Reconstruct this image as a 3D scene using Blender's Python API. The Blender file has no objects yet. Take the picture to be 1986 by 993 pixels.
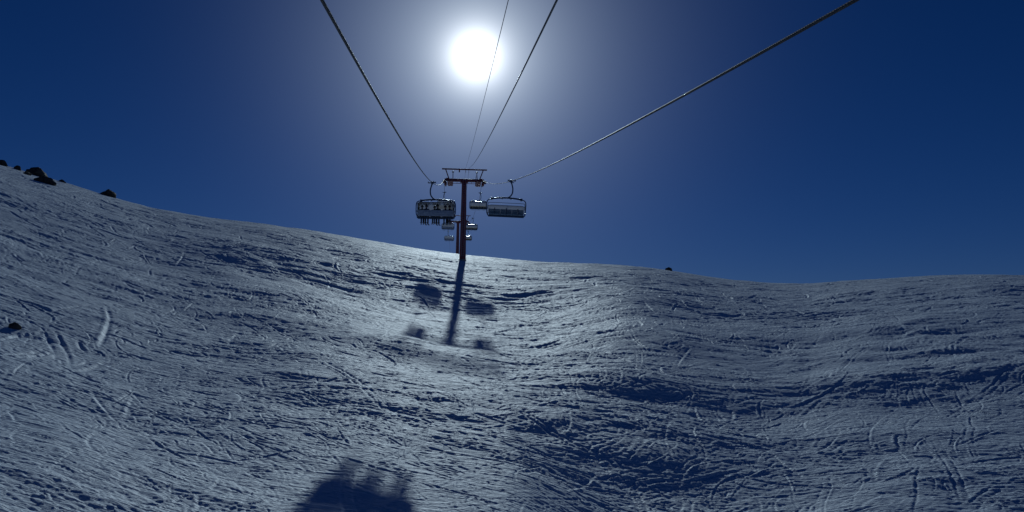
import bpy, bmesh, math, random
import numpy as np
from mathutils import Vector, Matrix

random.seed(7)
rng = np.random.default_rng(11)
scene = bpy.context.scene
C = scene.collection
rad = math.radians

# ------------------------------------------------------------------ camera
W0, H0, F = 1986.0, 993.0, 1653.0
YH = 680.0                                   # image row of the true horizon
PITCH = math.atan((YH - H0 / 2) / F)
YAW = rad(-3.95)                             # the lift runs along world +Y
ROLL = rad(0.9)
cam_d = bpy.data.cameras.new('camera')
cam = bpy.data.objects.new('camera', cam_d)
C.objects.link(cam)
cam_d.sensor_width = 36.0
cam_d.lens = 36.0 * F / W0
cam_d.clip_start = 0.1
cam_d.clip_end = 20000
M = (Matrix.Rotation(YAW, 3, 'Z') @ Matrix.Rotation(math.pi / 2 + PITCH, 3, 'X') @ Matrix.Rotation(ROLL, 3, 'Z'))
cam.matrix_world = M.to_4x4()
scene.camera = cam


def ray(px, py):
    return M @ Vector(((px - W0 / 2) / F, -(py - H0 / 2) / F, -1.0))


def at(px, py, Y):
    d = ray(px, py)
    return d * (Y / d.y)


def proj(p):
    q = M.transposed() @ Vector(p)
    return (W0 / 2 + F * q.x / -q.z, H0 / 2 - F * q.y / -q.z)


def z_at(X, Y, py):
    """height z so that the point (X, Y, z) falls on image row py"""
    z = 0.0
    for _ in range(20):
        a = proj((X, Y, z))[1]
        z += (a - py) * Y / F
    return z


# ------------------------------------------------------------------ materials
def mat(name, col, rough=0.5, metal=0.0, spec=0.5, bump=0.0, bscale=30.0, var=0.12, vscale=4.0):
    m = bpy.data.materials.new(name)
    m.use_nodes = True
    nt = m.node_tree
    b = nt.nodes['Principled BSDF']
    b.inputs['Roughness'].default_value = rough
    b.inputs['Metallic'].default_value = metal
    b.inputs['Specular IOR Level'].default_value = spec
    tc = nt.nodes.new('ShaderNodeTexCoord')
    n = nt.nodes.new('ShaderNodeTexNoise')
    n.inputs['Scale'].default_value = vscale
    n.inputs['Detail'].default_value = 5
    nt.links.new(tc.outputs['Object'], n.inputs['Vector'])
    cr = nt.nodes.new('ShaderNodeValToRGB')
    cr.color_ramp.elements[0].position = 0.3
    cr.color_ramp.elements[1].position = 0.7
    cr.color_ramp.elements[0].color = (*[max(0, c * (1 - var)) for c in col], 1)
    cr.color_ramp.elements[1].color = (*[min(1, c * (1 + var)) for c in col], 1)
    nt.links.new(n.outputs['Fac'], cr.inputs['Fac'])
    nt.links.new(cr.outputs['Color'], b.inputs['Base Color'])
    if bump:
        n2 = nt.nodes.new('ShaderNodeTexNoise')
        n2.inputs['Scale'].default_value = bscale
        n2.inputs['Detail'].default_value = 6
        nt.links.new(tc.outputs['Object'], n2.inputs['Vector'])
        bp = nt.nodes.new('ShaderNodeBump')
        bp.inputs['Strength'].default_value = 0.8
        bp.inputs['Distance'].default_value = bump
        nt.links.new(n2.outputs['Fac'], bp.inputs['Height'])
        nt.links.new(bp.outputs['Normal'], b.inputs['Normal'])
    return m


def snow_material():
    m = bpy.data.materials.new('snow')
    m.use_nodes = True
    nt = m.node_tree
    N, L = nt.nodes, nt.links
    b = N['Principled BSDF']
    b.inputs['Roughness'].default_value = 0.64
    b.inputs['Specular IOR Level'].default_value = 0.12
    tc = N.new('ShaderNodeTexCoord')
    mp = N.new('ShaderNodeMapping')
    mp.inputs['Scale'].default_value = (0.45, 1.0, 1.0)
    L.new(tc.outputs['Object'], mp.inputs['Vector'])
    n0 = N.new('ShaderNodeTexNoise')
    n0.inputs['Scale'].default_value = 0.35
    n0.inputs['Detail'].default_value = 6
    L.new(mp.outputs['Vector'], n0.inputs['Vector'])
    cr = N.new('ShaderNodeValToRGB')
    cr.color_ramp.elements[0].position = 0.3
    cr.color_ramp.elements[1].position = 0.7
    cr.color_ramp.elements[0].color = (0.69, 0.78, 0.90, 1)
    cr.color_ramp.elements[1].color = (0.77, 0.85, 0.95, 1)
    L.new(n0.outputs['Fac'], cr.inputs['Fac'])
    L.new(cr.outputs['Color'], b.inputs['Base Color'])
    # fine wind crust and chopped grains
    n1 = N.new('ShaderNodeTexNoise')
    n1.inputs['Scale'].default_value = 5.0
    n1.inputs['Detail'].default_value = 8
    n1.inputs['Roughness'].default_value = 0.62
    L.new(mp.outputs['Vector'], n1.inputs['Vector'])
    b1 = N.new('ShaderNodeBump')
    b1.inputs['Strength'].default_value = 1.0
    b1.inputs['Distance'].default_value = 0.06
    L.new(n1.outputs['Fac'], b1.inputs['Height'])
    prev = b1.outputs['Normal']
    # long scraped streaks left by ski edges, in three directions
    for ang, sc, dist in ((12, (0.5, 6.0, 1), 0.06), (-24, (0.6, 7.5, 1), 0.05), (48, (0.7, 8.0, 1), 0.035)):
        m1 = N.new('ShaderNodeMapping')
        m1.inputs['Rotation'].default_value = (0, 0, rad(ang))
        m1.inputs['Scale'].default_value = sc
        m1.vector_type = 'TEXTURE' if False else 'POINT'
        L.new(tc.outputs['Object'], m1.inputs['Vector'])
        n2 = N.new('ShaderNodeTexNoise')
        n2.inputs['Scale'].default_value = 1.0
        n2.inputs['Detail'].default_value = 3
        n2.inputs['Distortion'].default_value = 0.6
        L.new(m1.outputs['Vector'], n2.inputs['Vector'])
        b2 = N.new('ShaderNodeBump')
        b2.inputs['Distance'].default_value = dist
        L.new(n2.outputs['Fac'], b2.inputs['Height'])
        L.new(prev, b2.inputs['Normal'])
        prev = b2.outputs['Normal']
    L.new(prev, b.inputs['Normal'])
    return m


def bubble_material():
    m = bpy.data.materials.new('tinted_bubble')
    m.use_nodes = True
    nt = m.node_tree
    N, L = nt.nodes, nt.links
    N.remove(N['Principled BSDF'])
    out = N['Material Output']
    tr = N.new('ShaderNodeBsdfTransparent')
    tr.inputs['Color'].default_value = (0.27, 0.29, 0.33, 1)
    tl = N.new('ShaderNodeBsdfTranslucent')
    tl.inputs['Color'].default_value = (0.30, 0.30, 0.31, 1)
    gl = N.new('ShaderNodeBsdfGlossy')
    gl.inputs['Roughness'].default_value = 0.16
    gl.inputs['Color'].default_value = (1, 1, 1, 1)
    n = N.new('ShaderNodeTexNoise')
    n.inputs['Scale'].default_value = 3.0
    n.inputs['Detail'].default_value = 4
    mr = N.new('ShaderNodeMapRange')
    mr.inputs['To Min'].default_value = 0.30
    mr.inputs['To Max'].default_value = 0.45
    L.new(n.outputs['Fac'], mr.inputs['Value'])
    m1 = N.new('ShaderNodeMixShader')
    L.new(mr.outputs['Result'], m1.inputs['Fac'])
    L.new(tr.outputs[0], m1.inputs[1])
    L.new(tl.outputs[0], m1.inputs[2])
    fr = N.new('ShaderNodeFresnel')
    fr.inputs['IOR'].default_value = 1.5
    m2 = N.new('ShaderNodeMixShader')
    L.new(fr.outputs[0], m2.inputs['Fac'])
    L.new(m1.outputs[0], m2.inputs[1])
    L.new(gl.outputs[0], m2.inputs[2])
    L.new(m2.outputs[0], out.inputs['Surface'])
    return m


MT = dict(
    snow=snow_material(),
    bubble=bubble_material(),
    red=mat('red_paint', (0.28, 0.045, 0.05), 0.45, 0.0, 0.5, 0.004, 12, 0.25, 1.5),
    galv=mat('galvanised_steel', (0.42, 0.43, 0.44), 0.38, 0.8, 0.5, 0.002, 40, 0.15, 3),
    blue=mat('dark_blue_paint', (0.035, 0.07, 0.13), 0.35, 0.1, 0.5, 0.001, 50, 0.15, 4),
    rope=mat('steel_rope', (0.055, 0.052, 0.05), 0.55, 0.3, 0.4, 0.001, 200, 0.3, 20),
    cable=mat('black_cable', (0.03, 0.03, 0.032), 0.5, 0.0, 0.5, 0.0, 50, 0.2, 10),
    sling=mat('sling_fabric', (0.30, 0.38, 0.42), 0.6),
    rubber=mat('rubber', (0.03, 0.03, 0.03), 0.6),
    seat=mat('seat_leather', (0.05, 0.055, 0.065), 0.5, 0, 0.5, 0.003, 60),
    shell=mat('grey_shell', (0.55, 0.55, 0.58), 0.4, 0, 0.5, 0.001, 20),
    concrete=mat('concrete', (0.32, 0.31, 0.29), 0.9, 0, 0.3, 0.01, 12),
    rock=mat('dark_rock', (0.075, 0.062, 0.05), 0.85, 0, 0.3, 0.12, 3.0, 0.5, 1.3),
    grating=mat('steel_grating', (0.2, 0.2, 0.21), 0.5, 0.7),
    trousers=mat('ski_trousers', (0.02, 0.022, 0.028), 0.8),
    boot=mat('ski_boot', (0.04, 0.04, 0.045), 0.4),
    skin=mat('skin', (0.45, 0.27, 0.19), 0.5),
    ski=mat('ski_topsheet', (0.05, 0.05, 0.06), 0.6),
    goggle=mat('goggle_band', (0.02, 0.02, 0.02), 0.4),
)


# ------------------------------------------------------------------ helpers
def tag(o, label=None, cat=None, group=None, kind=None):
    if label: o['label'] = label
    if cat: o['category'] = cat
    if group: o['group'] = group
    if kind: o['kind'] = kind
    return o


def empty(name, loc, rz=0, label=None, cat=None, group=None):
    o = bpy.data.objects.new(name, None)
    C.objects.link(o)
    o.empty_display_size = 0.3
    o.location = loc
    o.rotation_euler = (0, 0, rz)
    return tag(o, label, cat, group)


def obj(name, bm, m, parent=None, smooth=True):
    me = bpy.data.meshes.new(name)
    bm.normal_update()
    bm.to_mesh(me)
    bm.free()
    for x in (m if isinstance(m, (list, tuple)) else [m]):
        me.materials.append(x)
    if smooth:
        me.shade_smooth()
        me.set_sharp_from_angle(angle=rad(38))
    o = bpy.data.objects.new(name, me)
    C.objects.link(o)
    if parent: o.parent = parent
    return o


def copy_tree(o, parent=None):
    c = o.copy()
    C.objects.link(c)
    c.parent = parent
    for ch in list(o.children):
        copy_tree(ch, c)
    return c


def box(bm, c, s, rot=None, bev=0.0):
    r = bmesh.ops.create_cube(bm, size=1.0)
    vs = r['verts']
    mt = Matrix.Translation(c) @ (rot.to_4x4() if rot else Matrix.Identity(4)) @ Matrix.Diagonal((*s, 1))
    bmesh.ops.transform(bm, matrix=mt, verts=vs)
    if bev:
        es = list({e for v in vs for e in v.link_edges})
        bmesh.ops.bevel(bm, geom=es, offset=bev, segments=2, affect='EDGES', profile=0.5)


def catmull(pts, n=6):
    P = [Vector(p) for p in pts]
    out = []
    for i in range(len(P) - 1):
        p0 = P[i - 1] if i else P[0] * 2 - P[1]
        p1, p2 = P[i], P[i + 1]
        p3 = P[i + 2] if i + 2 < len(P) else P[-1] * 2 - P[-2]
        for k in range(n):
            t = k / n
            out.append(0.5 * ((2 * p1) + (p2 - p0) * t + (2 * p0 - 5 * p1 + 4 * p2 - p3) * t * t + (3 * p1 - p0 - 3 * p2 + p3) * t ** 3))
    out.append(P[-1])
    return out


def tube(bm, pts, r, seg=10, closed=False, cap=True):
    """round tube along a polyline; r is a number or a list"""
    P = [Vector(p) for p in pts]
    n = len(P)
    R = r if isinstance(r, (list, tuple)) else [r] * n
    up = None
    rings = []
    for i, p in enumerate(P):
        if closed:
            t = (P[(i + 1) % n] - P[i - 1]).normalized()
        else:
            t = (P[min(i + 1, n - 1)] - P[max(i - 1, 0)]).normalized()
        if up is None:
            up = Vector((0, 0, 1)) if abs(t.z) < 0.9 else Vector((0, 1, 0))
        a = (up - t * up.dot(t)).normalized()
        b = t.cross(a)
        up = a
        rings.append([bm.verts.new(p + (a * math.cos(2 * math.pi * k / seg) + b * math.sin(2 * math.pi * k / seg)) * R[i]) for k in range(seg)])
    m = n if closed else n - 1
    for i in range(m):
        A, B = rings[i], rings[(i + 1) % n]
        for k in range(seg):
            bm.faces.new((A[k], A[(k + 1) % seg], B[(k + 1) % seg], B[k]))
    if cap and not closed:
        bm.faces.new(rings[0][::-1])
        bm.faces.new(rings[-1])


def disc(bm, c, axis, r, w, seg=20):
    a = Vector(axis).normalized()
    c = Vector(c)
    tube(bm, [c - a * w / 2, c - a * w * 0.25, c + a * w * 0.25, c + a * w / 2], [r, r * 0.86, r * 0.86, r], seg)


# ------------------------------------------------------------------ noise
def perlin(x, y, seed=0):
    r = np.random.default_rng(seed)
    perm = r.permutation(1024)
    ang = r.random(1024) * 2 * np.pi
    gx, gy = np.cos(ang), np.sin(ang)
    xi = np.floor(x).astype(np.int64)
    yi = np.floor(y).astype(np.int64)
    xf, yf = x - xi, y - yi
    u = xf * xf * xf * (xf * (xf * 6 - 15) + 10)
    v = yf * yf * yf * (yf * (yf * 6 - 15) + 10)

    def g(ix, iy, fx, fy):
        h = perm[(perm[ix & 1023] + iy) & 1023]
        return gx[h] * fx + gy[h] * fy
    a = g(xi, yi, xf, yf)
    b = g(xi + 1, yi, xf - 1, yf)
    c = g(xi, yi + 1, xf, yf - 1)
    d = g(xi + 1, yi + 1, xf - 1, yf - 1)
    return (a + u * (b - a)) + v * ((c + u * (d - c)) - (a + u * (b - a)))


def rotn(x, y, deg, sx, sy, seed):
    """anisotropic noise: features sx long along direction deg, sy across"""
    t = rad(deg)
    p = (x * math.cos(t) + y * math.sin(t)) / sx
    q = (-x * math.sin(t) + y * math.cos(t)) / sy
    return perlin(p, q, seed)


def gsmooth(v, s):
    k = np.arange(-4 * s, 4 * s + 1)
    w = np.exp(-0.5 * (k / s) ** 2)
    w /= w.sum()
    return np.convolve(np.pad(v, 4 * s, mode='edge'), w, mode='valid')


# ------------------------------------------------------------------ terrain shape
def az_T(px, py):
    d = ray(px, py)
    return math.atan2(d.x, d.y), d.z / math.hypot(d.x, d.y)


SKY = [(-60, 300), (0, 318), (30, 326), (60, 336), (120, 352), (210, 380), (300, 404), (400, 421), (500, 432), (600, 446), (700, 463), (800, 480),
       (880, 492), (950, 499), (1050, 508), (1150, 511), (1220, 514), (1290, 522), (1400, 540), (1500, 549), (1560, 550), (1650, 543),
       (1800, 534), (1900, 531), (1986, 533), (2060, 536)]
ska = [az_T(*p) for p in SKY]
aa = np.array([-math.pi, -2.4, -1.4, -0.95] + [a for a, t in ska] + [0.95, 1.4, 2.4, math.pi])
tt = np.array([-0.16, -0.10, 0.12, 0.25] + [t for a, t in ska] + [0.06, -0.02, -0.13, -0.16])
A_T = np.linspace(-math.pi, math.pi, 7201)
T_T = gsmooth(np.interp(A_T, aa, tt), 12)

# W(r): how far the snow lies below the sight line to the crest
R_W = np.arange(0, 6001, 1.0)
kn_r = [0, 20.5, 28.3, 36, 44, 52, 60, 66, 76, 86, 95, 104, 114, 128, 142, 154, 165]
kn_w = [6.2, 6.9, 7.35, 7.2, 7.1, 6.95, 6.75, 6.6, 6.45, 6.05, 4.95, 3.75, 2.8, 1.9, 0.95, 0.35, 0.05]
W_W = np.interp(R_W, kn_r, kn_w)
# left and right of the lift line the slope has a steeper middle between two flatter shelves
W_LF = np.interp(R_W, [0, 20, 28, 36, 44, 56, 70, 85, 100, 115, 130, 150, 165], [6.2, 6.9, 7.4, 7.8, 7.9, 7.4, 6.5, 5.2, 3.7, 2.35, 1.25, 0.35, 0.05])
W_RT = np.interp(R_W, [0, 12, 20, 30, 40, 50, 60, 75, 90, 110, 130, 150, 165], [6.2, 8.0, 9.0, 8.9, 8.1, 7.1, 6.0, 4.5, 3.3, 2.1, 1.25, 0.42, 0.05])
far = R_W > 165
dr_ = R_W[far] - 165
W_W[far] = 0.05 + np.where(dr_ < 120, 0.00042 * dr_ ** 2, 0.00042 * 120 ** 2 + 0.1 * (dr_ - 120))
W_LF[far] = W_W[far]
W_RT[far] = W_W[far]
W_W, W_LF, W_RT = gsmooth(W_W, 3), gsmooth(W_LF, 8), gsmooth(W_RT, 9)


def Wf(r, a):
    def ss(lo, hi, v):
        t = np.clip((v - lo) / (hi - lo), 0, 1)
        return t * t * (3 - 2 * t)
    l = ss(rad(4), rad(15), -a) * (1 - ss(rad(60), rad(90), -a))
    g = ss(rad(3.5), rad(13), a) * (1 - ss(rad(60), rad(90), a))
    w0, wl, wr = np.interp(r, R_W, W_W), np.interp(r, R_W, W_LF), np.interp(r, R_W, W_RT)
    return w0 + (wl - w0) * l + (wr - w0) * g


def ground_of_px(px, py):
    a, t = az_T(px, py)
    Ts = np.interp(a, A_T, T_T)
    rr = np.arange(12, 166, 0.25)
    tv = Ts - Wf(rr, a) / rr
    i = int(np.argmin(abs(tv - t)))
    return rr[i] * math.sin(a), rr[i] * math.cos(a)


# soft ledges and hollows: (px, py, half width, half depth in metres, height)
FEAT = [(430, 530, 1.6, 1.6, 0.45), (505, 518, 1.2, 1.4, 0.25), (1165, 730, 3.0, 2.4, 0.40), (1500, 650, 4, 3, 0.45), (1640, 690, 3.5, 3, 0.45),
        (1330, 670, 3.2, 2.5, 0.3), (1750, 630, 5, 3.5, 0.4), (1940, 560, 7, 4, 0.6), (1400, 720, 2.6, 2, 0.3), (775, 665, 1.3, 4, 0.28), (930, 665, 1.5, 4, 0.28), (1570, 610, 3, 2.5, 0.3), (1700, 740, 2.2, 2, 0.28), (1450, 780, 1.8, 1.5, 0.22), (1620, 800, 1.6, 1.4, 0.2), (1560, 760, 3.5, 2.5, 0.35),
        (60, 575, 9, 4, 0.7), (250, 560, 8, 4, 0.5), (600, 590, 8, 5, 0.5), (700, 660, 3, 2.4, 0.3), (560, 620, 5, 3, 0.4),
        (1000, 700, 4, 3, 0.3), (30, 615, 4, 2.5, 0.45), (175, 640, 1.3, 1.6, 0.22), (1690, 840, 2.4, 1.6, 0.22), (980, 770, 3, 2.2, 0.25),
        (1270, 760, 2.5, 2, 0.25), (1830, 720, 4, 2.6, 0.4), (380, 470, 10, 7, 0.45), (860, 690, 3, 2.5, 0.25)]
FEATW = [(*ground_of_px(f[0], f[1]), *f[2:]) for f in FEAT]


def macro(x, y):
    r = np.hypot(x, y)
    a = np.arctan2(x, y)
    Ts = np.interp(a, A_T, T_T)
    z = r * Ts - Wf(r, a)
    for fx, fy, sx, sy, h in FEATW:
        dx, dy = (x - fx) / sx, (y - fy) / sy
        # a rounded rise whose near face is turned away from the sun
        z = z + 0.55 * h * np.exp(-0.5 * (dx * dx)) * (np.exp(-0.5 * dy * dy) - 0.25 * np.exp(-0.5 * (dy + 2) ** 2))
    z = z - 0.9 * np.exp(-0.5 * (((x - 4.5) / 3.2) ** 2 + ((y - 24) / 6.0) ** 2))
    z = z - 0.45 * np.exp(-0.5 * (((x + 4.5) / 3.0) ** 2 + ((y - 25) / 5.0) ** 2))
    k = np.clip((r - 8) / 15, 0, 1) * np.clip((158 - r) / 40, 0.2, 1)
    z = z + k * (0.36 * perlin(x / 17 + 3.1, y / 13 + 7.7, 1) + 0.20 * perlin(x / 8.0 + 9.3, y / 5.5 + 2.2, 2))
    return z


def gz(x, y):
    return float(macro(np.array([float(x)]), np.array([float(y)]))[0])


# ------------------------------------------------------------------ ski tracks (a height map in metres, 6 cm cells)
GX0, GX1, GY0, GY1, CS = -80.0, 84.0, 14.0, 150.0, 0.05
nx, ny = int((GX1 - GX0) / CS), int((GY1 - GY0) / CS)
groove = np.zeros(nx * ny, np.float32)
berm = np.zeros(nx * ny, np.float32)


STAMPS = {}


def stamp(arr, xs, ys, w, amp, op):
    k = int(math.ceil(2.1 * w / CS))
    STAMPS.setdefault((arr is berm, k), []).append(np.stack([xs, ys, np.full(len(xs), w), amp]))


def flush_stamps():
    for (isb, k), lst in STAMPS.items():
        arr, op = (berm, np.maximum) if isb else (groove, np.minimum)
        P = np.concatenate(lst, axis=1)
        u, v = (P[0] - GX0) / CS, (P[1] - GY0) / CS
        ix, iy = u.astype(np.int64), v.astype(np.int64)
        ok = (ix > k) & (ix < nx - k - 1) & (iy > k) & (iy < ny - k - 1)
        ix, iy, fx, fy = ix[ok], iy[ok], (u - ix)[ok], (v - iy)[ok]
        q = CS * CS / P[2][ok] ** 2
        amp = P[3][ok]
        base = iy * nx + ix
        for j in range(-k, k + 1):
            for i in range(-k, k + 1):
                if i * i + j * j > (k + 0.5) ** 2: continue
                val = (amp * np.exp(-((i - fx) ** 2 + (j - fy) ** 2) * q)).astype(np.float32)
                op.at(arr, base + (j * nx + i), val)
    STAMPS.clear()


def track(P, w, depth, pair=0.32):
    P = np.array(P, float)
    seg = np.hypot(*np.diff(P, axis=0).T)
    s = np.concatenate([[0], np.cumsum(seg)])
    n = int(s[-1] / (w * 0.7)) + 2
    u = np.linspace(0, s[-1], n)
    x = np.interp(u, s, P[:, 0])
    y = np.interp(u, s, P[:, 1])
    tx, ty = np.gradient(x), np.gradient(y)
    l = np.hypot(tx, ty) + 1e-9
    nxv, nyv = -ty / l, tx / l
    env = np.clip(np.minimum(u, s[-1] - u) / 1.5, 0, 1) * (0.65 + 0.5 * np.sin(u * 0.37 + rng.random() * 6) ** 2)
    side = rng.choice([-1, 1])
    for o in ((-pair / 2, pair / 2) if pair else (0,)):
        stamp(groove, x + nxv * o, y + nyv * o, w, -depth * env, np.minimum)
    stamp(berm, x + nxv * side * (pair / 2 + 1.7 * w), y + nyv * side * (pair / 2 + 1.7 * w), w * 1.1, 0.5 * depth * env, np.maximum)


for i in range(1000):
    # more tracks near the camera, wider ones far off
    y0 = 16 + 120 * rng.random() ** 1.5
    x0 = (rng.random() * 1.4 - 0.7) * y0 + rng.normal(0, 3)
    kind = rng.random()
    L = (5 + 22 * rng.random()) * (0.6 + y0 / 60)
    n = 60
    u = np.linspace(0, 1, n)
    if kind < 0.45:                                  # traverse
        h0 = rng.normal(0, 0.32) + (0 if rng.random() < 0.8 else rng.normal(0, 0.5))
        h = h0 + rng.normal(0, 0.35) * (u - 0.5) + 0.14 * np.sin(u * 9 + rng.random() * 6)
        d = rng.choice([-1, 1])
        x = x0 + np.cumsum(np.cos(h)) * L / n * d
        y = y0 + np.cumsum(np.sin(h)) * L / n
    elif kind < 0.85:                                # linked turns coming downhill
        A_, wl = 0.8 + 2.5 * rng.random(), 6 + 9 * rng.random()
        ph = rng.random() * 6
        yy = y0 - L * u
        x = x0 + A_ * np.sin(2 * np.pi * yy / wl + ph) + rng.normal(0, 0.25) * (yy - y0)
        y = yy + 0.25 * A_ * np.cos(4 * np.pi * yy / wl + ph)
    else:                                            # single carved arc
        R_ = 3 + 6 * rng.random()
        t0 = rng.random() * 6.28
        th = t0 + rng.choice([-1, 1]) * u * (0.8 + rng.random())
        x, y = x0 + R_ * np.cos(th), y0 + R_ * np.sin(th)
    sc = 1 + max(0, y0 - 30) / 55
    track(np.stack([x, y], 1), (0.035 + 0.05 * rng.random() ** 3) * sc, (0.010 + 0.020 * rng.random() ** 3) * sc ** 0.9, 0.32 if rng.random() < 0.5 else 0)


# short scrapes: every skier's edges, mostly running with the local flow of traffic
NS = 20000
sy_ = 17 * (140 / 17) ** rng.random(NS)
sx_ = (rng.random(NS) * 1.5 - 0.75) * sy_ + rng.normal(0, 2, NS)
flow = 1.0 * perlin(sx_ / 16 + 50, sy_ / 12 + 50, 71) + 0.25 * perlin(sx_ / 5, sy_ / 5, 72)
dens = 0.5 + perlin(sx_ / 11 + 9, sy_ / 8 + 9, 73)
for i in range(NS):
    if dens[i] < rng.random() * 0.6: continue
    y0, x0 = sy_[i], sx_[i]
    sc = (y0 / 28) ** 0.75
    h = flow[i] + rng.normal(0, 0.5) + (rng.choice([-1.1, 1.1]) if rng.random() < 0.30 else 0)
    L = (0.8 + 4.0 * rng.random() ** 2) * sc
    w = (0.032 + 0.045 * rng.random() ** 2.5) * sc
    u = np.linspace(-0.5, 0.5, int(L / (w * 0.7)) + 3)
    c = rng.normal(0, 0.45)
    hh = h + c * u * 2
    x = x0 + u * L * np.cos(h) - c * L * (u * u) * np.sin(h)
    y = y0 + u * L * np.sin(h) + c * L * (u * u) * np.cos(h)
    env = 1 - (2 * np.abs(u)) ** 3
    dp_ = (0.012 + 0.036 * rng.random() ** 2) * sc ** 0.95
    stamp(groove, x, y, w, -dp_ * env, np.minimum)
    o = rng.choice([-1, 1]) * 1.8 * w
    stamp(berm, x - o * np.sin(h), y + o * np.cos(h), w * 0.9, (0.4 if rng.random() < 0.6 else 0.75) * dp_ * env, np.maximum)


for i in range(70):                                  # long runs of linked turns from the crest down past the camera
    y0 = 60 + 80 * rng.random()
    x0 = (rng.random() * 1.3 - 0.65) * y0
    L = 30 + 60 * rng.random()
    u = np.linspace(0, 1, 400)
    A_, wl, ph = 0.6 + 2.6 * rng.random(), 7 + 9 * rng.random(), rng.random() * 6
    yy = y0 - L * u
    A2 = A_ * (0.7 + 0.5 * np.sin(u * 5 + ph))
    x = x0 + A2 * np.sin(2 * np.pi * yy / wl + ph) + rng.normal(0, 0.35) * (yy - y0) + 3 * np.sin(u * 3 + ph)
    track(np.stack([x, yy + 0.2 * A_ * np.cos(4 * np.pi * yy / wl)], 1), 0.055 + 0.03 * rng.random(), 0.018 + 0.022 * rng.random(), 0.34 if rng.random() < 0.6 else 0)


def px_track(pts, w, depth, pair=0.0):
    track([ground_of_px(*p) for p in catmull([(a, b, 0) for a, b in pts], 8) for p in [(p[0], p[1])]], w, depth, pair)


px_track([(92, 640), (108, 664), (120, 690), (122, 712)], 0.11, 0.06, 0.55)
px_track([(150, 655), (155, 672), (168, 686), (180, 690)], 0.12, 0.07)
px_track([(205, 605), (213, 628), (205, 655), (190, 682)], 0.14, 0.09)
px_track([(40, 606), (80, 612), (140, 606), (200, 600)], 0.12, 0.06)
px_track([(0, 662), (35, 650), (75, 648), (100, 640)], 0.11, 0.07)
px_track([(0, 700), (60, 690), (110, 676)], 0.12, 0.08, 0.4)
px_track([(125, 725), (170, 718), (215, 702)], 0.14, 0.08)
px_track([(1811, 846), (1820, 868), (1838, 896), (1856, 935), (1880, 990)], 0.06, 0.045, 0.32)
px_track([(1986, 920), (1950, 940), (1910, 965), (1870, 1000)], 0.07, 0.035, 0.35)
px_track([(1826, 810), (1880, 780), (1940, 740), (1986, 700)], 0.08, 0.05, 0.35)
px_track([(60, 942), (110, 940), (165, 932)], 0.10, 0.09, 0.0)
px_track([(1260, 990), (1200, 900), (1120, 860), (1010, 800), (950, 770)], 0.09, 0.06, 0.35)
px_track([(600, 690), (690, 740), (750, 790)], 0.09, 0.06, 0.35)
flush_stamps()
trk = (groove + berm).reshape(ny, nx)
del groove, berm


def tracks_at(x, y):
    fx = (x - GX0) / CS
    fy = (y - GY0) / CS
    ok = (fx > 1) & (fx < nx - 2) & (fy > 1) & (fy < ny - 2)
    fx = np.clip(fx, 1, nx - 3)
    fy = np.clip(fy, 1, ny - 3)
    ix, iy = fx.astype(np.int64), fy.astype(np.int64)
    u, v = fx - ix, fy - iy
    z = (trk[iy, ix] * (1 - u) + trk[iy, ix + 1] * u) * (1 - v) + (trk[iy + 1, ix] * (1 - u) + trk[iy + 1, ix + 1] * u) * v
    return np.where(ok, z, 0)


def detail(x, y, r):
    """chopped, skied-out snow: streaks in several directions, sharpest near the eye"""
    wx = x + 1.4 * perlin(x / 9 + 5, y / 9 + 1, 21) * 2
    wy = y + 1.4 * perlin(x / 9 + 15, y / 9 + 11, 22) * 2
    z = np.zeros_like(x)
    patch = 0.65 + 0.9 * np.clip(perlin(x / 14 + 4, y / 11 + 8, 31) + 0.25, 0, 1)
    def ridge(n, p=1.0):
        return (0.5 - np.abs(n)) * 2 * p
    z += 0.075 * perlin(wx / 3.6, wy / 2.4, 61) * (1 + 2 * perlin(x / 25, y / 18, 62))
    z += 0.070 * rotn(wx, wy, 4, 7.5, 2.4, 41)
    z += 0.055 * ridge(rotn(wx, wy, -9, 6.0, 1.7, 42), 0.5)
    z += 0.05 * np.clip((r - 60) / 50, 0, 1) * rotn(wx, wy, 10, 5.0, 1.5, 91)
    z += 0.040 * rotn(wx, wy, 17, 3.4, 1.0, 43)
    z += 0.030 * ridge(rotn(wx, wy, -20, 3.0, 0.8, 44), 0.5)
    f = np.clip(230 / r - 1.0, 0.15, 1)
    z += f * 0.024 * rotn(wx, wy, 8, 2.6, 0.42, 45)
    z += f * 0.024 * ridge(rotn(wx, wy, -30, 2.4, 0.40, 46), 0.6)
    z += f * 0.018 * ridge(rotn(wx, wy, 38, 2.2, 0.36, 47), 0.6)
    f2 = np.clip(120 / r - 0.9, 0, 1)
    z += f2 * 0.014 * rotn(wx, wy, -14, 1.3, 0.20, 48)
    z += f2 * 0.010 * rotn(wx, wy, 21, 1.0, 0.17, 49)
    lump = np.clip(0.6 + 1.6 * perlin(x / 10 + 31, y / 8 + 17, 93), 0.15, 1.6)
    z += lump * (0.030 * perlin(wx / 1.25, wy / 0.85, 94) + f * 0.016 * perlin(wx / 0.6, wy / 0.42, 95) + f2 * 0.009 * perlin(wx / 0.3, wy / 0.2, 96))
    return z * patch * (1.12 + 0.75 * np.clip((r - 35) / 70, 0, 1))


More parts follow.
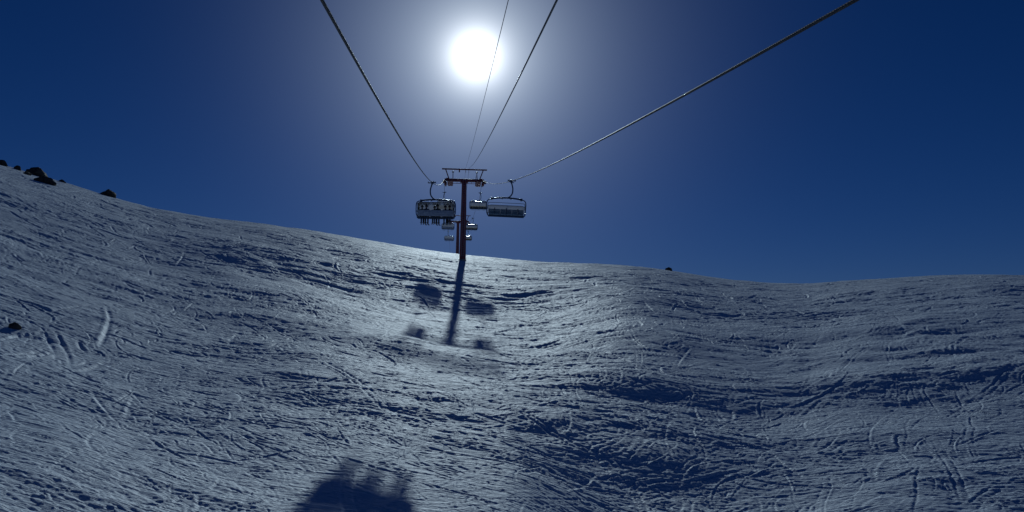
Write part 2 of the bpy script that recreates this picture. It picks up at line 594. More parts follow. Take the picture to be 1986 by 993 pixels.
# polar grid: fine where the photograph looks, coarse all round
half = rad(35)
ac = -YAW                                            # azimuth of the view
fine = np.linspace(ac - half, ac + half, 1500)
rest = np.linspace(ac + half, ac - half + 2 * math.pi, 150)[1:-1]
AZ = np.concatenate([fine, rest])
rows = [0.5, 2, 4, 7, 10, 13, 15.5, 17]
r = 17.5
while r < 168:
    rows.append(r)
    g0 = np.interp(r, R_W, W_W) / r
    g1 = np.interp(r + 0.25, R_W, W_W) / (r + 0.25)
    slope = max(1e-6, (g0 - g1) / 0.25)              # tangent lost per metre
    r += min(0.30, max(0.045, (0.62 / F) / slope))
while r < 5200:
    rows.append(r)
    r += max(0.8, (r - 150) * 0.06)
RR = np.array(rows)
nr, na = len(RR), len(AZ)
Rg, Ag = np.meshgrid(RR, AZ, indexing='ij')
Xg, Yg = (Rg * np.sin(Ag)).ravel(), (Rg * np.cos(Ag)).ravel()
Rf = Rg.ravel()
Zg = macro(Xg, Yg)
near = (Rf < 260)
zd = np.zeros_like(Zg)
zd[near] = detail(Xg[near], Yg[near], Rf[near]) + tracks_at(Xg[near], Yg[near])
Zg = Zg + zd * np.clip((Rf - 3) / 8, 0, 1) * np.clip(1.35 - Rf / 260, 0.0, 1)
co = np.stack([Xg, Yg, Zg], 1).astype(np.float32)
i0 = (np.arange(nr - 1)[:, None] * na + np.arange(na)[None, :]).ravel()
j = np.arange(na)
i1 = (np.arange(nr - 1)[:, None] * na + ((j + 1) % na)[None, :]).ravel()
quads = np.stack([i0, i0 + na, i1 + na, i1], 1)
nq = len(quads)
# close the little hole under the camera
me = bpy.data.meshes.new('snow_slope')
nv = len(co)
co = np.concatenate([co, [[0, 0, gz(0.01, 0.01)]]]).astype(np.float32)
tris = np.stack([j, (j + 1) % na, np.full(na, nv)], 1)
me.vertices.add(len(co))
me.vertices.foreach_set('co', co.ravel())
loops = np.concatenate([quads[:, ::-1].ravel(), tris[:, ::-1].ravel()]).astype(np.int32)
me.loops.add(len(loops))
me.loops.foreach_set('vertex_index', loops)
starts = np.concatenate([np.arange(nq) * 4, nq * 4 + np.arange(na) * 3]).astype(np.int32)
me.polygons.add(len(starts))
me.polygons.foreach_set('loop_start', starts)
me.update(calc_edges=True)
me.validate()
if me.polygons[nq // 2].normal.z < 0:
    me.flip_normals()
me.shade_smooth()
me.materials.append(MT['snow'])
so = bpy.data.objects.new('snow_slope', me)
C.objects.link(so)
tag(so, 'chopped up snow slope covered in ski tracks, rising to a rounded crest', kind='structure')
print('terrain', nr, na, nv)

# ------------------------------------------------------------------ lift line
XL, XR, XM = -1.85, 4.50, 1.50
TY, TY2 = 140.0, 255.0
print('tower px', proj((XM, TY, 20)), 'tower2', proj((XM, TY2, 20)))


def rope_profile(X, near_pts, far_pts):
    d = np.array([p[0] for p in near_pts])
    z = np.array([z_at(X, p[0], p[1]) for p in near_pts])
    q = np.polyfit(d, z, 2)
    fd = [p[0] for p in far_pts]
    fz = [z_at(X, p[0], p[1]) for p in far_pts]
    def f(y):
        if y <= near_pts[-1][0]:
            return float(np.polyval(q, y))
        return float(np.interp(y, [near_pts[-1][0]] + fd, [float(np.polyval(q, near_pts[-1][0]))] + fz))
    return f


fL = rope_profile(XL, [(11.2, 0), (66, 353), (137, 349)], [(140, 349.5), (143.5, 357), (152, 381), (208, 422), (252, 429), (255, 429.3), (258, 432), (272, 449), (330, 465), (600, 505)])
fR = rope_profile(XR, [(9.03, 0), (67, 351), (137, 351)], [(140, 351.5), (143.5, 358), (152, 382.5), (206, 423), (252, 431), (255, 431.5), (258, 434), (270, 448.5), (330, 466), (600, 507)])


def make_rope(name, X, f, label):
    bm = bmesh.new()
    ys = list(np.arange(-16, 3, 0.6)) + list(np.arange(3, 34, 0.022)) + list(np.arange(34, 150, 0.5)) + list(np.arange(150, 600, 4.0))
    seg = 24
    prev = None
    for y in ys:
        z = f(y)
        dz = (f(y + 0.3) - f(y - 0.3)) / 0.6
        t = Vector((0, 1, dz)).normalized()
        a = Vector((1, 0, 0))
        b = t.cross(a)
        sg = seg
        ring = []
        for k in range(sg):
            th = 2 * math.pi * k / sg
            lob = 0.0215 + (0.0040 * abs(math.cos(3 * (th - 2 * math.pi * y / 0.42))) if 3 <= y <= 34 else 0.003)
            ring.append(bm.verts.new(Vector((X, y, z)) + (a * math.cos(th) + b * math.sin(th)) * lob))
        if prev:
            for k in range(sg):
                bm.faces.new((prev[k], prev[(k + 1) % sg], ring[(k + 1) % sg], ring[k]))
        prev = ring
    o = obj(name, bm, MT['rope'])
    return tag(o, label, 'cable', 'haul ropes of the chairlift')


make_rope('haul_rope', XL, fL, 'thick twisted steel rope carrying the occupied chairs on the left')
make_rope('haul_rope', XR, fR, 'thick twisted steel rope carrying the empty chairs on the right')


def make_cable(pts, beyond, rr, label):
    d = np.array([p[0] for p in pts])
    z = np.array([z_at(XM + 0.35, p[0], p[1]) for p in pts])
    q = np.polyfit(d, z, 2)
    P = [(XM, y, float(np.polyval(q, y))) for y in np.arange(2, 139.5, 1.0)]
    zt = z_at(XM + beyond, TY, 327.5)
    e = P[-1][2]
    P = [(p[0] + beyond * max(0, min(1, p[1] / 139)), p[1], p[2] + (zt - e) * (p[1] / 139) ** 2) for p in P]
    z2 = z_at(XM, TY2, 417)
    for k in range(1, 25):
        t = k / 24
        P.append((XM + beyond, TY + (TY2 - TY) * t, zt + (z2 - zt) * t - 4 * 1.6 * t * (1 - t)))
    for k in range(1, 20):
        P.append((XM + beyond, TY2 + k * 12, z2 + k * 12 * 0.08))
    bm = bmesh.new()
    tube(bm, P, rr, 8)
    return tag(obj('signal_cable', bm, MT['cable']), label, 'cable', 'cables strung between the pylon tops')


make_cable([(13.4, 0), (25, 190), (43, 262), (139, 327)], 0.75, 0.019, 'black cable strung to the pylon top, the thicker and lower of two')
make_cable([(25.7, 0), (43, 165), (73, 265), (139, 327)], 0.2, 0.013, 'thin black cable passing in front of the sun to the pylon top')


# ------------------------------------------------------------------ pylons
def make_tower(X, Y, ztop, f_l, f_r, label):
    zb = gz(X, Y)
    H = ztop - zb                                   # crossarm height over the snow
    t = empty('lift_pylon', (X, Y, zb), 0, label, 'lift pylon', 'pylons of the chairlift')
    bm = bmesh.new()
    tube(bm, [(0, 0, -1.5), (0, 0, 0.25), (0, 0, 0.3)], [0.62, 0.62, 0.6], 24)
    obj('foundation', bm, MT['concrete'], t)
    bm = bmesh.new()
    tube(bm, [(0, 0, 0.3), (0, 0, H * 0.5), (0, 0, H * 0.5 + 0.02), (0, 0, H - 0.1)], [0.54, 0.47, 0.47, 0.40], 28)
    tube(bm, [(0, 0, H * 0.5), (0, 0, H * 0.5 + 0.07)], 0.55, 24)
    col = obj('column', bm, MT['red'], t)
    bm = bmesh.new()
    for s in (-0.2, 0.2):
        tube(bm, [(s, -0.62, 0.8), (s, -0.50, H)], 0.022, 6)
    k = 0.9
    while k < H - 0.1:
        tube(bm, [(-0.2, -0.62 + 0.12 * k / H, k), (0.2, -0.62 + 0.12 * k / H, k)], 0.013, 6)
        k += 0.3
    for k in (1.5, 4.5, 7.5, 10.5, 13):
        if k < H:
            for s in (-0.2, 0.2):
                tube(bm, [(s, -0.6, k), (s, -0.3, k)], 0.02, 6)
    obj('ladder', bm, MT['galv'], t)
    bm = bmesh.new()
    box(bm, (0, 0, H), (6.55, 0.46, 0.38), bev=0.03)
    box(bm, (0, 0, H - 0.3), (1.3, 0.5, 0.30), bev=0.04)
    for s in (-1, 1):
        box(bm, (s * 2.75, 0, H + 0.23), (0.5, 0.5, 0.12), bev=0.02)
    obj('crossarm', bm, MT['red'], t)
    # thin pipe under the arm that ties the two catwalks together
    bm = bmesh.new()
    for y in (-0.75, 0.75):
        tube(bm, [(-2.3, y, H - 0.42), (2.3, y, H - 0.42)], 0.045, 8)
    for x in (-1.2, 1.2):
        tube(bm, [(x, -0.75, H - 0.42), (x, 0.75, H - 0.42)], 0.03, 6)
    obj('tie_pipe', bm, MT['red'], t)
    for s, f, gx in ((-1, f_l, -3.1), (1, f_r, 3.1)):
        rz = lambda y: f(Y + y) - zb
        bm = bmesh.new()
        for sx in (-0.11, 0.11):
            P = [(gx + sx, y, rz(y) - 0.34) for y in np.linspace(-3.4, 3.4, 9)]
            for a, b in zip(P[:-1], P[1:]):
                A, B = Vector(a), Vector(b)
                an = math.atan2(B.z - A.z, B.y - A.y)
                box(bm, (A + B) / 2, (0.03, (B - A).length + 0.04, 0.24), Matrix.Rotation(an, 3, 'X'))
        box(bm, (gx, 0, rz(0) - 0.55), (0.42, 0.7, 0.5), bev=0.04)
        box(bm, (gx - s * 0.45, 0, H - 0.02), (1.0, 0.34, 0.34), bev=0.03)
        sa = obj('sheave_train', bm, MT['red'], t)
        for y in np.linspace(-3.2, 3.2, 12):
            bm = bmesh.new()
            disc(bm, (gx, y, rz(y) - 0.235), (1, 0, 0), 0.225, 0.13, 18)
            obj('sheave', bm, MT['rubber'], sa)
        bm = bmesh.new()
        box(bm, (gx + s * 0.24, -3.55, rz(-3.4) - 0.28), (0.34, 0.5, 0.5), bev=0.06)
        obj('rope_catcher', bm, MT['red'], sa)
        # catwalk on the inner side, following the arm
        cx = gx - s * 0.78
        bm = bmesh.new()
        box(bm, (cx, 0, H - 0.60), (0.85, 4.4, 0.05))
        for q in (-0.42, 0.42):
            box(bm, (cx + q, 0, H - 0.54), (0.05, 4.4, 0.16))
        for q in (-0.9, 0.9):
            box(bm, (cx, q, H - 0.42), (0.95, 0.14, 0.36), bev=0.01)
        cw = obj('catwalk', bm, MT['red'], t)
        bm = bmesh.new()
        for y in np.linspace(-2.1, 2.1, 5):
            tube(bm, [(cx - s * 0.40, y, H - 0.5), (cx - s * 0.42, y, H + 0.45)], 0.02, 6)
        for zz in (H + 0.0, H + 0.45):
            tube(bm, [(cx - s * 0.42, -2.1, zz), (cx - s * 0.42, 2.1, zz)], 0.02, 6)
        obj('railing', bm, MT['galv'], cw)
    # lifting frame above the arm
    bm = bmesh.new()
    zt = H + 1.82
    for y in (-0.22, 0.22):
        box(bm, (0, y, zt), (7.5, 0.1, 0.13), bev=0.01)
    for x in np.linspace(-3.5, 3.5, 8):
        box(bm, (x, 0, zt), (0.06, 0.34, 0.05))
    for s in (-1, 1):
        for y in (-0.2, 0.2):
            tube(bm, [(s * 3.15, y, zt), (s * 2.55, y, H + 0.15)], 0.075, 8)
    obj('lifting_frame', bm, MT['red'], t)
    for x in (-1.9, 2.05):
        bm = bmesh.new()
        tube(bm, [(x + (0.0 if x < 0 else 0.1), 0, H + 0.15), (x, 0, H + 1.15)], 0.06, 8)
        po = obj('post', bm, MT['red'], t)
        bm = bmesh.new()
        box(bm, (x, -0.05, H + 1.33), (0.34, 0.30, 0.26), bev=0.06)  # invented metal box, added to give a glint at the post top
        obj('glint_box', bm, MT['galv'], po)
    for x in (0.22, 0.72):
        bm = bmesh.new()
        tube(bm, [(x, 0, zt + 0.12), (x, 0, zt - 0.55)], 0.03, 8)
        tube(bm, [(x, -0.2, zt + 0.12), (x, 0.2, zt + 0.12)], 0.05, 8)
        obj('cable_bracket', bm, MT['red'], t)
    bm = bmesh.new()
    tube(bm, [(-0.85, 0, zt), (-0.85, 0, zt - 0.5)], 0.10, 8)
    obj('cable_reel', bm, MT['red'], t)
    return t


make_tower(XM, TY, z_at(XM, TY, 349.5), fL, fR, 'tall red tubular lift pylon with crossarm, in front of the crest')
X2 = XM - 0.35
make_tower(X2, TY2, z_at(X2, TY2, 429.5), fL, fR, 'smaller farther lift pylon rising behind the crest, left of the near one')


# ------------------------------------------------------------------ chairs
CX = 0.34                                           # chair centre, inboard of the grip


def make_chair(name, label, closed=True):
    t = empty(name, (0, 0, 0), 0, label, 'chairlift chair', 'chairs hanging on the chairlift')
    bm = bmesh.new()
    box(bm, (0, 0, -0.04), (0.16, 0.62, 0.15), bev=0.03)
    box(bm, (0, 0.0, -0.13), (0.10, 0.34, 0.14), bev=0.02)
    tube(bm, [(-0.30, 0.1, -0.02), (0.28, 0.1, 0.0)], 0.035, 8)
    tube(bm, [(-0.22, -0.2, -0.10), (0.24, -0.2, -0.02)], 0.03, 8)
    g = obj('grip', bm, MT['blue'], t)
    for x, y, rr_, ww in ((-0.3, 0.1, 0.085, 0.07), (0.28, 0.1, 0.085, 0.07), (0.13, -0.3, 0.06, 0.06), (0.13, 0.3, 0.06, 0.06)):
        bm = bmesh.new()
        disc(bm, (x, y, 0.01), (1, 0, 0), rr_, ww, 14)
        obj('roller', bm, MT['galv'], g)
    bm = bmesh.new()
    tube(bm, catmull([(0.0, 0, -0.10), (-0.04, 0, -0.28), (-0.12, 0, -0.62), (-0.10, 0, -0.98), (0.03, 0, -1.22), (0.22, 0, -1.36), (CX, 0, -1.40)], 6), 0.052, 12)
    obj('hanger_arm', bm, MT['blue'], t)
    bm = bmesh.new()
    pts = [(CX - 1.22, 0, -1.50), (CX - 0.8, 0, -1.44), (CX - 0.3, 0, -1.40), (CX + 0.3, 0, -1.40), (CX + 0.8, 0, -1.44), (CX + 1.22, 0, -1.50)]
    tube(bm, catmull(pts, 5), 0.068, 12)
    for s in (-1, 1):
        box(bm, (CX + s * 1.18, 0, -1.50), (0.17, 0.24, 0.19), bev=0.03)
        tube(bm, [(CX + s * 0.35, -0.14, -1.46), (CX + s * 0.35, 0.14, -1.46)], 0.05, 8)
    obj('top_beam', bm, MT['blue'], t)
    # bail loop
    bm = bmesh.new()
    for s in (-1, 1):
        P = [(CX + s * 1.15, 0, -1.52), (CX + s * 1.36, -0.02, -1.54), (CX + s * 1.50, -0.06, -1.64), (CX + s * 1.555, -0.10, -1.82), (CX + s * 1.56, -0.2, -2.2),
             (CX + s * 1.55, -0.28, -2.52), (CX + s * 1.49, -0.26, -2.72), (CX + s * 1.38, -0.2, -2.86), (CX + s * 1.15, -0.16, -2.90)]
        tube(bm, catmull(P, 5), 0.040, 10)
        tube(bm, catmull([(CX + s * 1.49, -0.27, -2.70), (CX + s * 1.52, 0.1, -2.66), (CX + s * 1.5, 0.36, -2.72), (CX + s * 1.46, 0.2, -2.86)], 5), 0.032, 8)
    for y in (-0.16, 0.20):
        tube(bm, [(CX - 1.42, y, -2.90), (CX + 1.42, y, -2.90)], 0.036, 8)
    obj('bail_frame', bm, MT['blue'], t)
    # six seats in a row: cushions and backrests
    bm = bmesh.new()
    for i in range(6):
        x = CX + (i - 2.5) * 0.465
        box(bm, (x, 0.06, -2.80), (0.445, 0.50, 0.10), Matrix.Rotation(rad(6), 3, 'X'), bev=0.035)
    obj('seat', bm, MT['seat'] if closed else MT['sling'], t)
    bm = bmesh.new()
    box(bm, (CX, 0.04, -2.865), (2.84, 0.44, 0.03), bev=0.01)
    obj('seat_pan', bm, MT['blue'], t)
    bm = bmesh.new()
    for i in range(6):
        x = CX + (i - 2.5) * 0.465
        box(bm, (x, -0.24, -2.53), (0.44, 0.07, 0.50), Matrix.Rotation(rad(-9), 3, 'X'), bev=0.03)
    bk = obj('backrest', bm, MT['seat'] if closed else MT['sling'], t)
    bm = bmesh.new()
    box(bm, (CX, -0.30, -2.53), (2.86, 0.018, 0.50), Matrix.Rotation(rad(-9), 3, 'X'), bev=0.005)
    if closed:
        obj('back_shell', bm, MT['shell'], bk)
    else:
        bm.free()
    if not closed:
        for i in (-1, 0, 1):
            x = CX + i * 0.93
            bm = bmesh.new()
            tube(bm, catmull([(x, -0.20, -2.22), (x, -0.08, -2.24), (x, 0.2, -2.45), (x, 0.30, -2.74)], 4), 0.035, 8)
            obj('divider', bm, MT['blue'], t)
    # restraint bar with foot rests
    bm = bmesh.new()
    if closed:
        tube(bm, catmull([(CX - 1.50, -0.2, -2.35), (CX - 1.46, 0.25, -2.42), (CX - 1.3, 0.42, -2.48), (CX, 0.44, -2.48), (CX + 1.3, 0.42, -2.48), (CX + 1.46, 0.25, -2.42), (CX + 1.50, -0.2, -2.35)], 4), 0.025, 8)
        for i in range(3):
            x = CX + (i - 1) * 0.93
            tube(bm, [(x, 0.44, -2.48), (x, 0.52, -3.16)], 0.024, 8)
            tube(bm, [(x - 0.34, 0.52, -3.18), (x + 0.34, 0.52, -3.18)], 0.024, 8)
    else:
        tube(bm, catmull([(CX - 1.50, -0.2, -2.30), (CX - 1.46, 0.10, -1.95), (CX - 1.3, 0.26, -1.86), (CX, 0.30, -1.86), (CX + 1.3, 0.26, -1.86), (CX + 1.46, 0.10, -1.95), (CX + 1.50, -0.2, -2.30)], 4), 0.022, 8)
        tube(bm, [(CX - 1.36, 0.33, -2.50), (CX + 1.36, 0.33, -2.50)], 0.022, 8)
    obj('restraint_bar', bm, MT['galv'], t)
    # wind bubble
    bm = bmesh.new()
    if closed:
        prof = [(-0.14, -1.62), (0.10, -1.585), (0.36, -1.62), (0.60, -1.75), (0.77, -1.98), (0.84, -2.28), (0.82, -2.56), (0.74, -2.82)]
    else:                                            # swung up and back behind the seats
        prof = [(-0.10, -1.99), (-0.24, -2.0), (-0.36, -2.04), (-0.46, -2.12), (-0.52, -2.24), (-0.54, -2.40), (-0.52, -2.58)]
    pp = catmull([(0, a, b) for a, b in prof], 4)
    nxs = 28
    grid = []
    for p in pp:
        row = []
        for k in range(nxs + 1):
            u = -1 + 2 * k / nxs
            e = max(0, (abs(u) - 0.78) / 0.22)
            y = -0.02 + (p.y + 0.02) * (1 - 0.55 * e ** 2.2)
            row.append(bm.verts.new((CX + 1.49 * u, y, p.z - 0.10 * e ** 2 * (1 if p.z > -2.0 else 0.2))))
        grid.append(row)
    for a, b in zip(grid[:-1], grid[1:]):
        for k in range(nxs):
            bm.faces.new((a[k], a[k + 1], b[k + 1], b[k]))
    bb = obj('bubble', bm, MT['bubble'], t)
    bm = bmesh.new()
    for row in (grid_pts(pp, 0, CX), grid_pts(pp, -1, CX)):
        tube(bm, row, 0.016, 6)
    obj('bubble_rim', bm, MT['blue'], bb)
    return t


def grid_pts(pp, idx, cx):
    p = pp[idx]
    out = []
    for k in range(29):
        u = -1 + 2 * k / 28
        e = max(0, (abs(u) - 0.78) / 0.22)
        y = -0.02 + (p.y + 0.02) * (1 - 0.55 * e ** 2.2)
        out.append((cx + 1.49 * u, y, p.z - 0.10 * e ** 2 * (1 if p.z > -2.0 else 0.2)))
    return out


def place(t, X, Y, f, down, tilt=0.0):
    t.location = (X, Y, f(Y))
    t.rotation_euler = (0, tilt, math.pi if down else 0)


chair_up = make_chair('lift_chair', 'large chair full of skiers, seen from behind on the left rope')
place(chair_up, XL, 67.5, fL, False, rad(-0.5))
chair_open = make_chair('lift_chair', 'large empty chair with its bubble raised on the right rope', closed=False)
place(chair_open, XR, 67, fR, True, rad(-1.2))


def more_chairs():
    for X, Y, f, down, label in (
            (XL, 149, fL, False, 'chair behind the pylon on the left rope, mostly hidden by the occupied chair'),
            (XR, 149, fR, True, 'medium sized chair with grey bubble just right of the near pylon column'),
            (XL, 208, fL, False, 'small far chair below the occupied chair, beside the far pylon'),
            (XR, 206, fR, True, 'small far chair with sun glinting off its bubble, right of the pylon column'),
            (XL, 272, fL, False, 'smallest chair on the left rope, lowest above the snow crest'),
            (XR, 270, fR, True, 'smallest glinting chair on the right rope, lowest above the crest')):
        c = copy_tree(chair_up)
        c['label'] = label
        place(c, X, Y, f, down)


more_chairs()


# ------------------------------------------------------------------ people on the near left chair
def make_person(name, jacket, helmet, lean, turn, spread, swing, label, shift=0.0):
    """seated skier; origin on the seat under the hips, facing +Y"""
    t = empty(name, (0, 0, 0), 0, label, 'person', 'skiers riding the near left chair')
    me = bpy.data.meshes.new('body')
    V, E, Rr = [], [], []

    def v(p, r_, par=None):
        V.append(p); Rr.append(r_)
        if par is not None: E.append((par, len(V) - 1))
        return len(V) - 1
    pel = v((0, -0.02, 0.12), (0.165, 0.13))
    w = v((lean * 0.3, -0.03, 0.30), (0.15, 0.12), pel)
    ch = v((lean * 0.7, -0.02, 0.48), (0.175, 0.13), w)
    nb = v((lean, 0.0, 0.60), (0.09, 0.08), ch)
    nk = v((lean, 0.02, 0.66), (0.06, 0.06), nb)
    hd = v((lean + turn * 0.02, 0.03, 0.76), (0.085, 0.10), nk)
    v((lean + turn * 0.02, 0.03, 0.86), (0.07, 0.085), hd)
    for s in (-1, 1):
        sh = v((lean * 0.8 + s * 0.19, -0.01, 0.53), (0.075, 0.075), ch)
        el = v((lean * 0.6 + s * 0.235, 0.10, 0.30), (0.055, 0.055), sh)
        wr = v((lean * 0.4 + s * 0.13, 0.31, 0.26), (0.042, 0.042), el)
        v((s * 0.11, 0.38, 0.27), (0.05, 0.035), wr)
        hp = v((s * 0.10, 0.02, 0.10), (0.105, 0.10), pel)
        kn = v((shift + s * (0.085 + spread), 0.44, 0.09), (0.075, 0.075), hp)
        an = v((shift + s * (0.085 + spread), 0.46 + swing, -0.34), (0.065, 0.065), kn)
        hl = v((shift + s * (0.085 + spread), 0.46 + swing, -0.43), (0.062, 0.07), an)
        v((shift + s * (0.09 + spread), 0.64 + swing, -0.45), (0.05, 0.045), hl)
    me.from_pydata(V, E, [])
    o = bpy.data.objects.new('body', me)
    C.objects.link(o)
    md = o.modifiers.new('s', 'SKIN')
    sv = me.skin_vertices[0].data
    for i, rr_ in enumerate(Rr):
        sv[i].radius = rr_
    sv[0].use_root = True
    sub = o.modifiers.new('u', 'SUBSURF')
    sub.levels = sub.render_levels = 2
    dg = bpy.context.evaluated_depsgraph_get()
    me2 = bpy.data.meshes.new_from_object(o.evaluated_get(dg))
    o.modifiers.clear()
    o.data = me2
    me2.name = 'body'
    bpy.data.meshes.remove(me)
    me2.materials.clear()
    for m in (jacket, MT['trousers'], MT['boot'], MT['skin']):
        me2.materials.append(m)
    for p in me2.polygons:
        c = p.center
        p.use_smooth = True
        if c.z > 0.655: p.material_index = 3
        elif c.z < -0.27: p.material_index = 2
        elif c.z < 0.17 and not (c.z > 0.20): p.material_index = 1
        else: p.material_index = 0
    o.parent = t
    # nose
    # helmet with goggle strap
    bm = bmesh.new()
    bmesh.ops.create_uvsphere(bm, u_segments=20, v_segments=14, radius=1.0)
    bmesh.ops.scale(bm, vec=(0.118, 0.142, 0.135), verts=bm.verts)
    cut = [x for x in bm.verts if x.co.z < -0.075 or (x.co.y > 0.075 and x.co.z < 0.03)]
    bmesh.ops.delete(bm, geom=cut, context='VERTS')
    bmesh.ops.translate(bm, vec=(lean + turn * 0.02, 0.02, 0.83), verts=bm.verts)
    hm = obj('helmet', bm, helmet, o)
    bm = bmesh.new()
    P = [(lean + turn * 0.02 + 0.124 * math.sin(a), 0.02 + 0.148 * math.cos(a), 0.815) for a in np.linspace(0, 2 * math.pi, 24, endpoint=False)]
    tube(bm, P, 0.016, 6, closed=True)
    obj('goggle_strap', bm, MT['goggle'], hm)
    for s in (-1, 1):
        bm = bmesh.new()
        x = shift + s * (0.09 + spread)
        pts = [(x, -0.28 + 0.46 + swing - 0.3, -0.535), (x, 0.3 + swing, -0.525), (x, 0.9 + swing, -0.53), (x, 1.25 + swing, -0.50), (x, 1.38 + swing, -0.43)]
        cp = catmull(pts, 4)
        prev = None
        for i, p in enumerate(cp):
            hw = 0.045 if i < len(cp) - 3 else 0.05 - 0.012 * (i - len(cp) + 4)
            q = [bm.verts.new((p.x - hw, p.y, p.z)), bm.verts.new((p.x + hw, p.y, p.z)), bm.verts.new((p.x + hw, p.y, p.z + 0.022)), bm.verts.new((p.x - hw, p.y, p.z + 0.022))]
            if prev:
                for k in range(4):
                    bm.faces.new((prev[k], prev[(k + 1) % 4], q[(k + 1) % 4], q[k]))
            else:
                bm.faces.new(q[::-1])
            prev = q
        bm.faces.new(prev)
        obj('ski', bm, MT['ski'], t)
    return t


cols = [(0.03, 0.06, 0.045), (0.025, 0.04, 0.09), (0.05, 0.08, 0.05), (0.06, 0.065, 0.06), (0.035, 0.03, 0.05), (0.02, 0.02, 0.025)]
hcol = [(0.03, 0.05, 0.04), (0.02, 0.03, 0.05), (0.03, 0.04, 0.03), (0.05, 0.06, 0.05), (0.03, 0.03, 0.04), (0.015, 0.015, 0.02)]
plab = ['skier in dark green jacket on the leftmost seat of the full chair',
        'skier in dark blue jacket, second from the left on the full chair',
        'skier in olive jacket leaning inward, third from the left on the full chair',
        'skier in grey jacket, fourth from the left on the full chair',
        'skier in purplish jacket, fifth from the left on the full chair',
        'skier in black jacket and black helmet on the rightmost seat of the full chair']
off = [0.02, -0.02, 0.03, -0.05, 0.04, -0.02]
for i in range(6):
    jm = mat('jacket_fabric', cols[i], 0.75, 0, 0.4, 0.004, 30)
    hm_ = mat('helmet_shell', hcol[i], 0.3)
    p = make_person('person', jm, hm_, [0.03, -0.06, 0.09, -0.03, 0.05, -0.02][i], [0, 1, 1, -1, -1, 0][i], [0.0, 0.01, -0.01, 0.0, 0.015, 0.0][i],
                    [0.02, 0.05, 0.0, -0.03, 0.02, -0.02][i], plab[i], shift=(0.06 if i % 2 == 0 else -0.06))
    cw = chair_up.matrix_basis.copy()
    loc = cw @ Vector((CX + (i - 2.5) * 0.455 + off[i], 0.02, -2.765))
    p.location = loc
    p.scale = [Vector((k, k, k)) for k in (0.96, 1.02, 0.92, 1.05, 0.98, 1.0)][i]
    p.rotation_euler = (0, chair_up.rotation_euler[1], rad([2, -4, 6, -5, 3, 0][i]))


# ------------------------------------------------------------------ rocks
def make_rock(px, py, w, h, seed, label, group='dark rocks poking out of the snow ridge', r=None, d=0.8, sink=0.25):
    if r is None:
        x, y = ground_of_px(px, py)
    else:
        a, _ = az_T(px, py)
        x, y = r * math.sin(a), r * math.cos(a)
    rr = math.hypot(x, y)
    W_, H_ = w * rr / F, h * rr / F
    bm = bmesh.new()
    bmesh.ops.create_icosphere(bm, subdivisions=4, radius=1.0)
    rg = random.Random(seed)
    cuts = [(Vector((rg.uniform(-1, 1), rg.uniform(-1, 1), rg.uniform(-0.3, 1))).normalized(), rg.uniform(0.55, 0.85)) for _ in range(11)]
    for v in bm.verts:
        for n, dd in cuts:
            k = v.co.dot(n) - dd
            if k > 0: v.co -= n * k * 0.92
    xs = np.array([v.co[:] for v in bm.verts])
    nn = perlin(xs[:, 0] * 2.3 + seed, xs[:, 1] * 2.3 + xs[:, 2] * 1.7, seed) * 0.22 + perlin(xs[:, 0] * 6 + seed, xs[:, 2] * 6 + xs[:, 1] * 4, seed + 5) * 0.10
    for v, k in zip(bm.verts, nn):
        v.co *= 1 + float(k)
        v.co = Vector((v.co.x * W_ * 0.58, v.co.y * W_ * 0.58 * d, v.co.z * H_ * 0.75))
    o = obj('rock', bm, MT['rock'])
    o.location = (x, y, gz(x, y) + H_ * (0.5 - sink))
    o.rotation_euler = (0, rad(rg.uniform(2, 12)), rg.uniform(-0.4, 0.4) + math.atan2(-x, y) * 1.0)
    return tag(o, label, 'rock', group)


make_rock(2, 320, 18, 11, 1, 'dark rock cut by the left edge of the picture, on the ridge line', r=160)
make_rock(35, 328, 12, 9, 2, 'small dark rock on the ridge, between the edge rock and the largest boulder', r=160)
make_rock(72, 337, 34, 17, 3, 'largest dark boulder standing on the ridge line at the left', r=159)
make_rock(88, 357, 30, 15, 4, 'reddish dark boulder just below the largest one, within the snow', r=138, sink=0.3)
make_rock(52, 340, 12, 6, 9, 'flat dark stone in the snow left of the largest boulder', r=150)
make_rock(121, 354, 12, 6, 5, 'tiny dark stone on the ridge right of the boulder pair', r=162)
make_rock(210, 378, 27, 14, 6, 'lone dark boulder on the falling ridge line, apart from the others', r=161)
make_rock(1296, 524, 14, 7, 7, 'tiny dark stone on the skyline right of the lift', 'dark rocks poking out of the snow ridge', r=163)
make_rock(28, 636, 20, 13, 8, 'dark greenish stone half buried in trampled snow near the left edge', 'dark rocks poking out of the snow ridge')

# ------------------------------------------------------------------ light
sd = ray(924, 108).normalized()
el = math.asin(sd.z)
az = math.atan2(sd.x, sd.y)
print('sun', math.degrees(el), math.degrees(az))
ld = bpy.data.lights.new('sun', 'SUN')
lo = bpy.data.objects.new('sun', ld)
C.objects.link(lo)
ld.energy = 3.3
ld.angle = rad(0.55)
ld.color = (0.75, 0.92, 1.0)
lo.rotation_euler = sd.to_track_quat('Z', 'Y').to_euler()

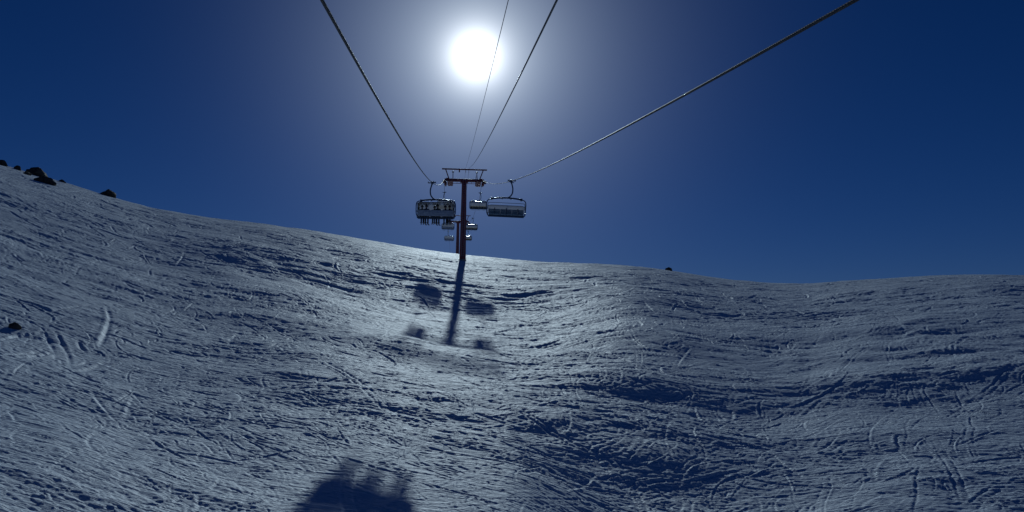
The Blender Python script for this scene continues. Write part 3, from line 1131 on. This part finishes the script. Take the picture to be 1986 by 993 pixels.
w = bpy.data.worlds.new('World')
scene.world = w
w.use_nodes = True
nt = w.node_tree
N, L = nt.nodes, nt.links
bg = N['Background']
sky = N.new('ShaderNodeTexSky')
sky.sky_type = 'NISHITA'
sky.sun_disc = False
sky.sun_elevation = el
sky.sun_rotation = az
sky.altitude = 2800
sky.air_density = 1.0
sky.dust_density = 0.35
sky.ozone_density = 4.0
hs = N.new('ShaderNodeHueSaturation')
hs.inputs['Saturation'].default_value = 1.25
L.new(sky.outputs['Color'], hs.inputs['Color'])
mx = N.new('ShaderNodeVectorMath'); mx.operation = 'MULTIPLY'
L.new(hs.outputs['Color'], mx.inputs[0])
mx.inputs[1].default_value = (0.45, 0.53, 0.87)
skyc = mx.outputs[0]
# bright air close round the sun (aureole) and the sun's own blinding core
tc = N.new('ShaderNodeTexCoord')
dp = N.new('ShaderNodeVectorMath'); dp.operation = 'DOT_PRODUCT'
L.new(tc.outputs['Generated'], dp.inputs[0])
dp.inputs[1].default_value = sd


def math_node(op, a, b=None):
    n = N.new('ShaderNodeMath'); n.operation = op
    for i, x in enumerate((a, b)):
        if x is None: continue
        if isinstance(x, (int, float)): n.inputs[i].default_value = x
        else: L.new(x, n.inputs[i])
    return n.outputs[0]


th = math_node('ARCCOSINE', math_node('MINIMUM', dp.outputs['Value'], 0.9999999))   # angle to the sun


def lobe(sigma, power, amp):
    x = math_node('POWER', math_node('DIVIDE', th, rad(sigma)), power)
    return math_node('MULTIPLY', math_node('EXPONENT', math_node('MULTIPLY', x, -1.0)), amp)


wide = lobe(11.5, 2.0, 4.6)
mid = lobe(3.2, 1.05, 44.0)
core = lobe(0.9, 1.1, 160.0)
def tint(v, c):
    m = N.new('ShaderNodeVectorMath'); m.operation = 'SCALE'
    m.inputs[0].default_value = c
    L.new(v, m.inputs['Scale'])
    return m.outputs[0]
def vadd(a, b):
    m = N.new('ShaderNodeVectorMath'); m.operation = 'ADD'
    L.new(a, m.inputs[0]); L.new(b, m.inputs[1])
    return m.outputs[0]
tot = vadd(vadd(tint(wide, (0.54, 0.74, 1.12)), tint(mid, (0.8, 0.93, 1.0))), tint(core, (1, 1, 0.98)))
tot = vadd(skyc, tot)
L.new(tot, bg.inputs['Color'])
bg.inputs['Strength'].default_value = 0.05

vs = scene.view_settings
vs.view_transform = 'Standard'
vs.look = 'None'
vs.gamma = 1
vs.use_curve_mapping = False
vs.exposure = -1.3
scene.cycles.max_bounces = 6
scene.cycles.transparent_max_bounces = 12
for n_, q in (('chairL', (XL, 66, fL(66))), ('chairR', (XR, 67, fR(67))), ('R2', (XR, 152, fR(152))), ('L4', (XL, 272, fL(272))), ('base', (XM, TY, gz(XM, TY)))):
    print(n_, proj(q))
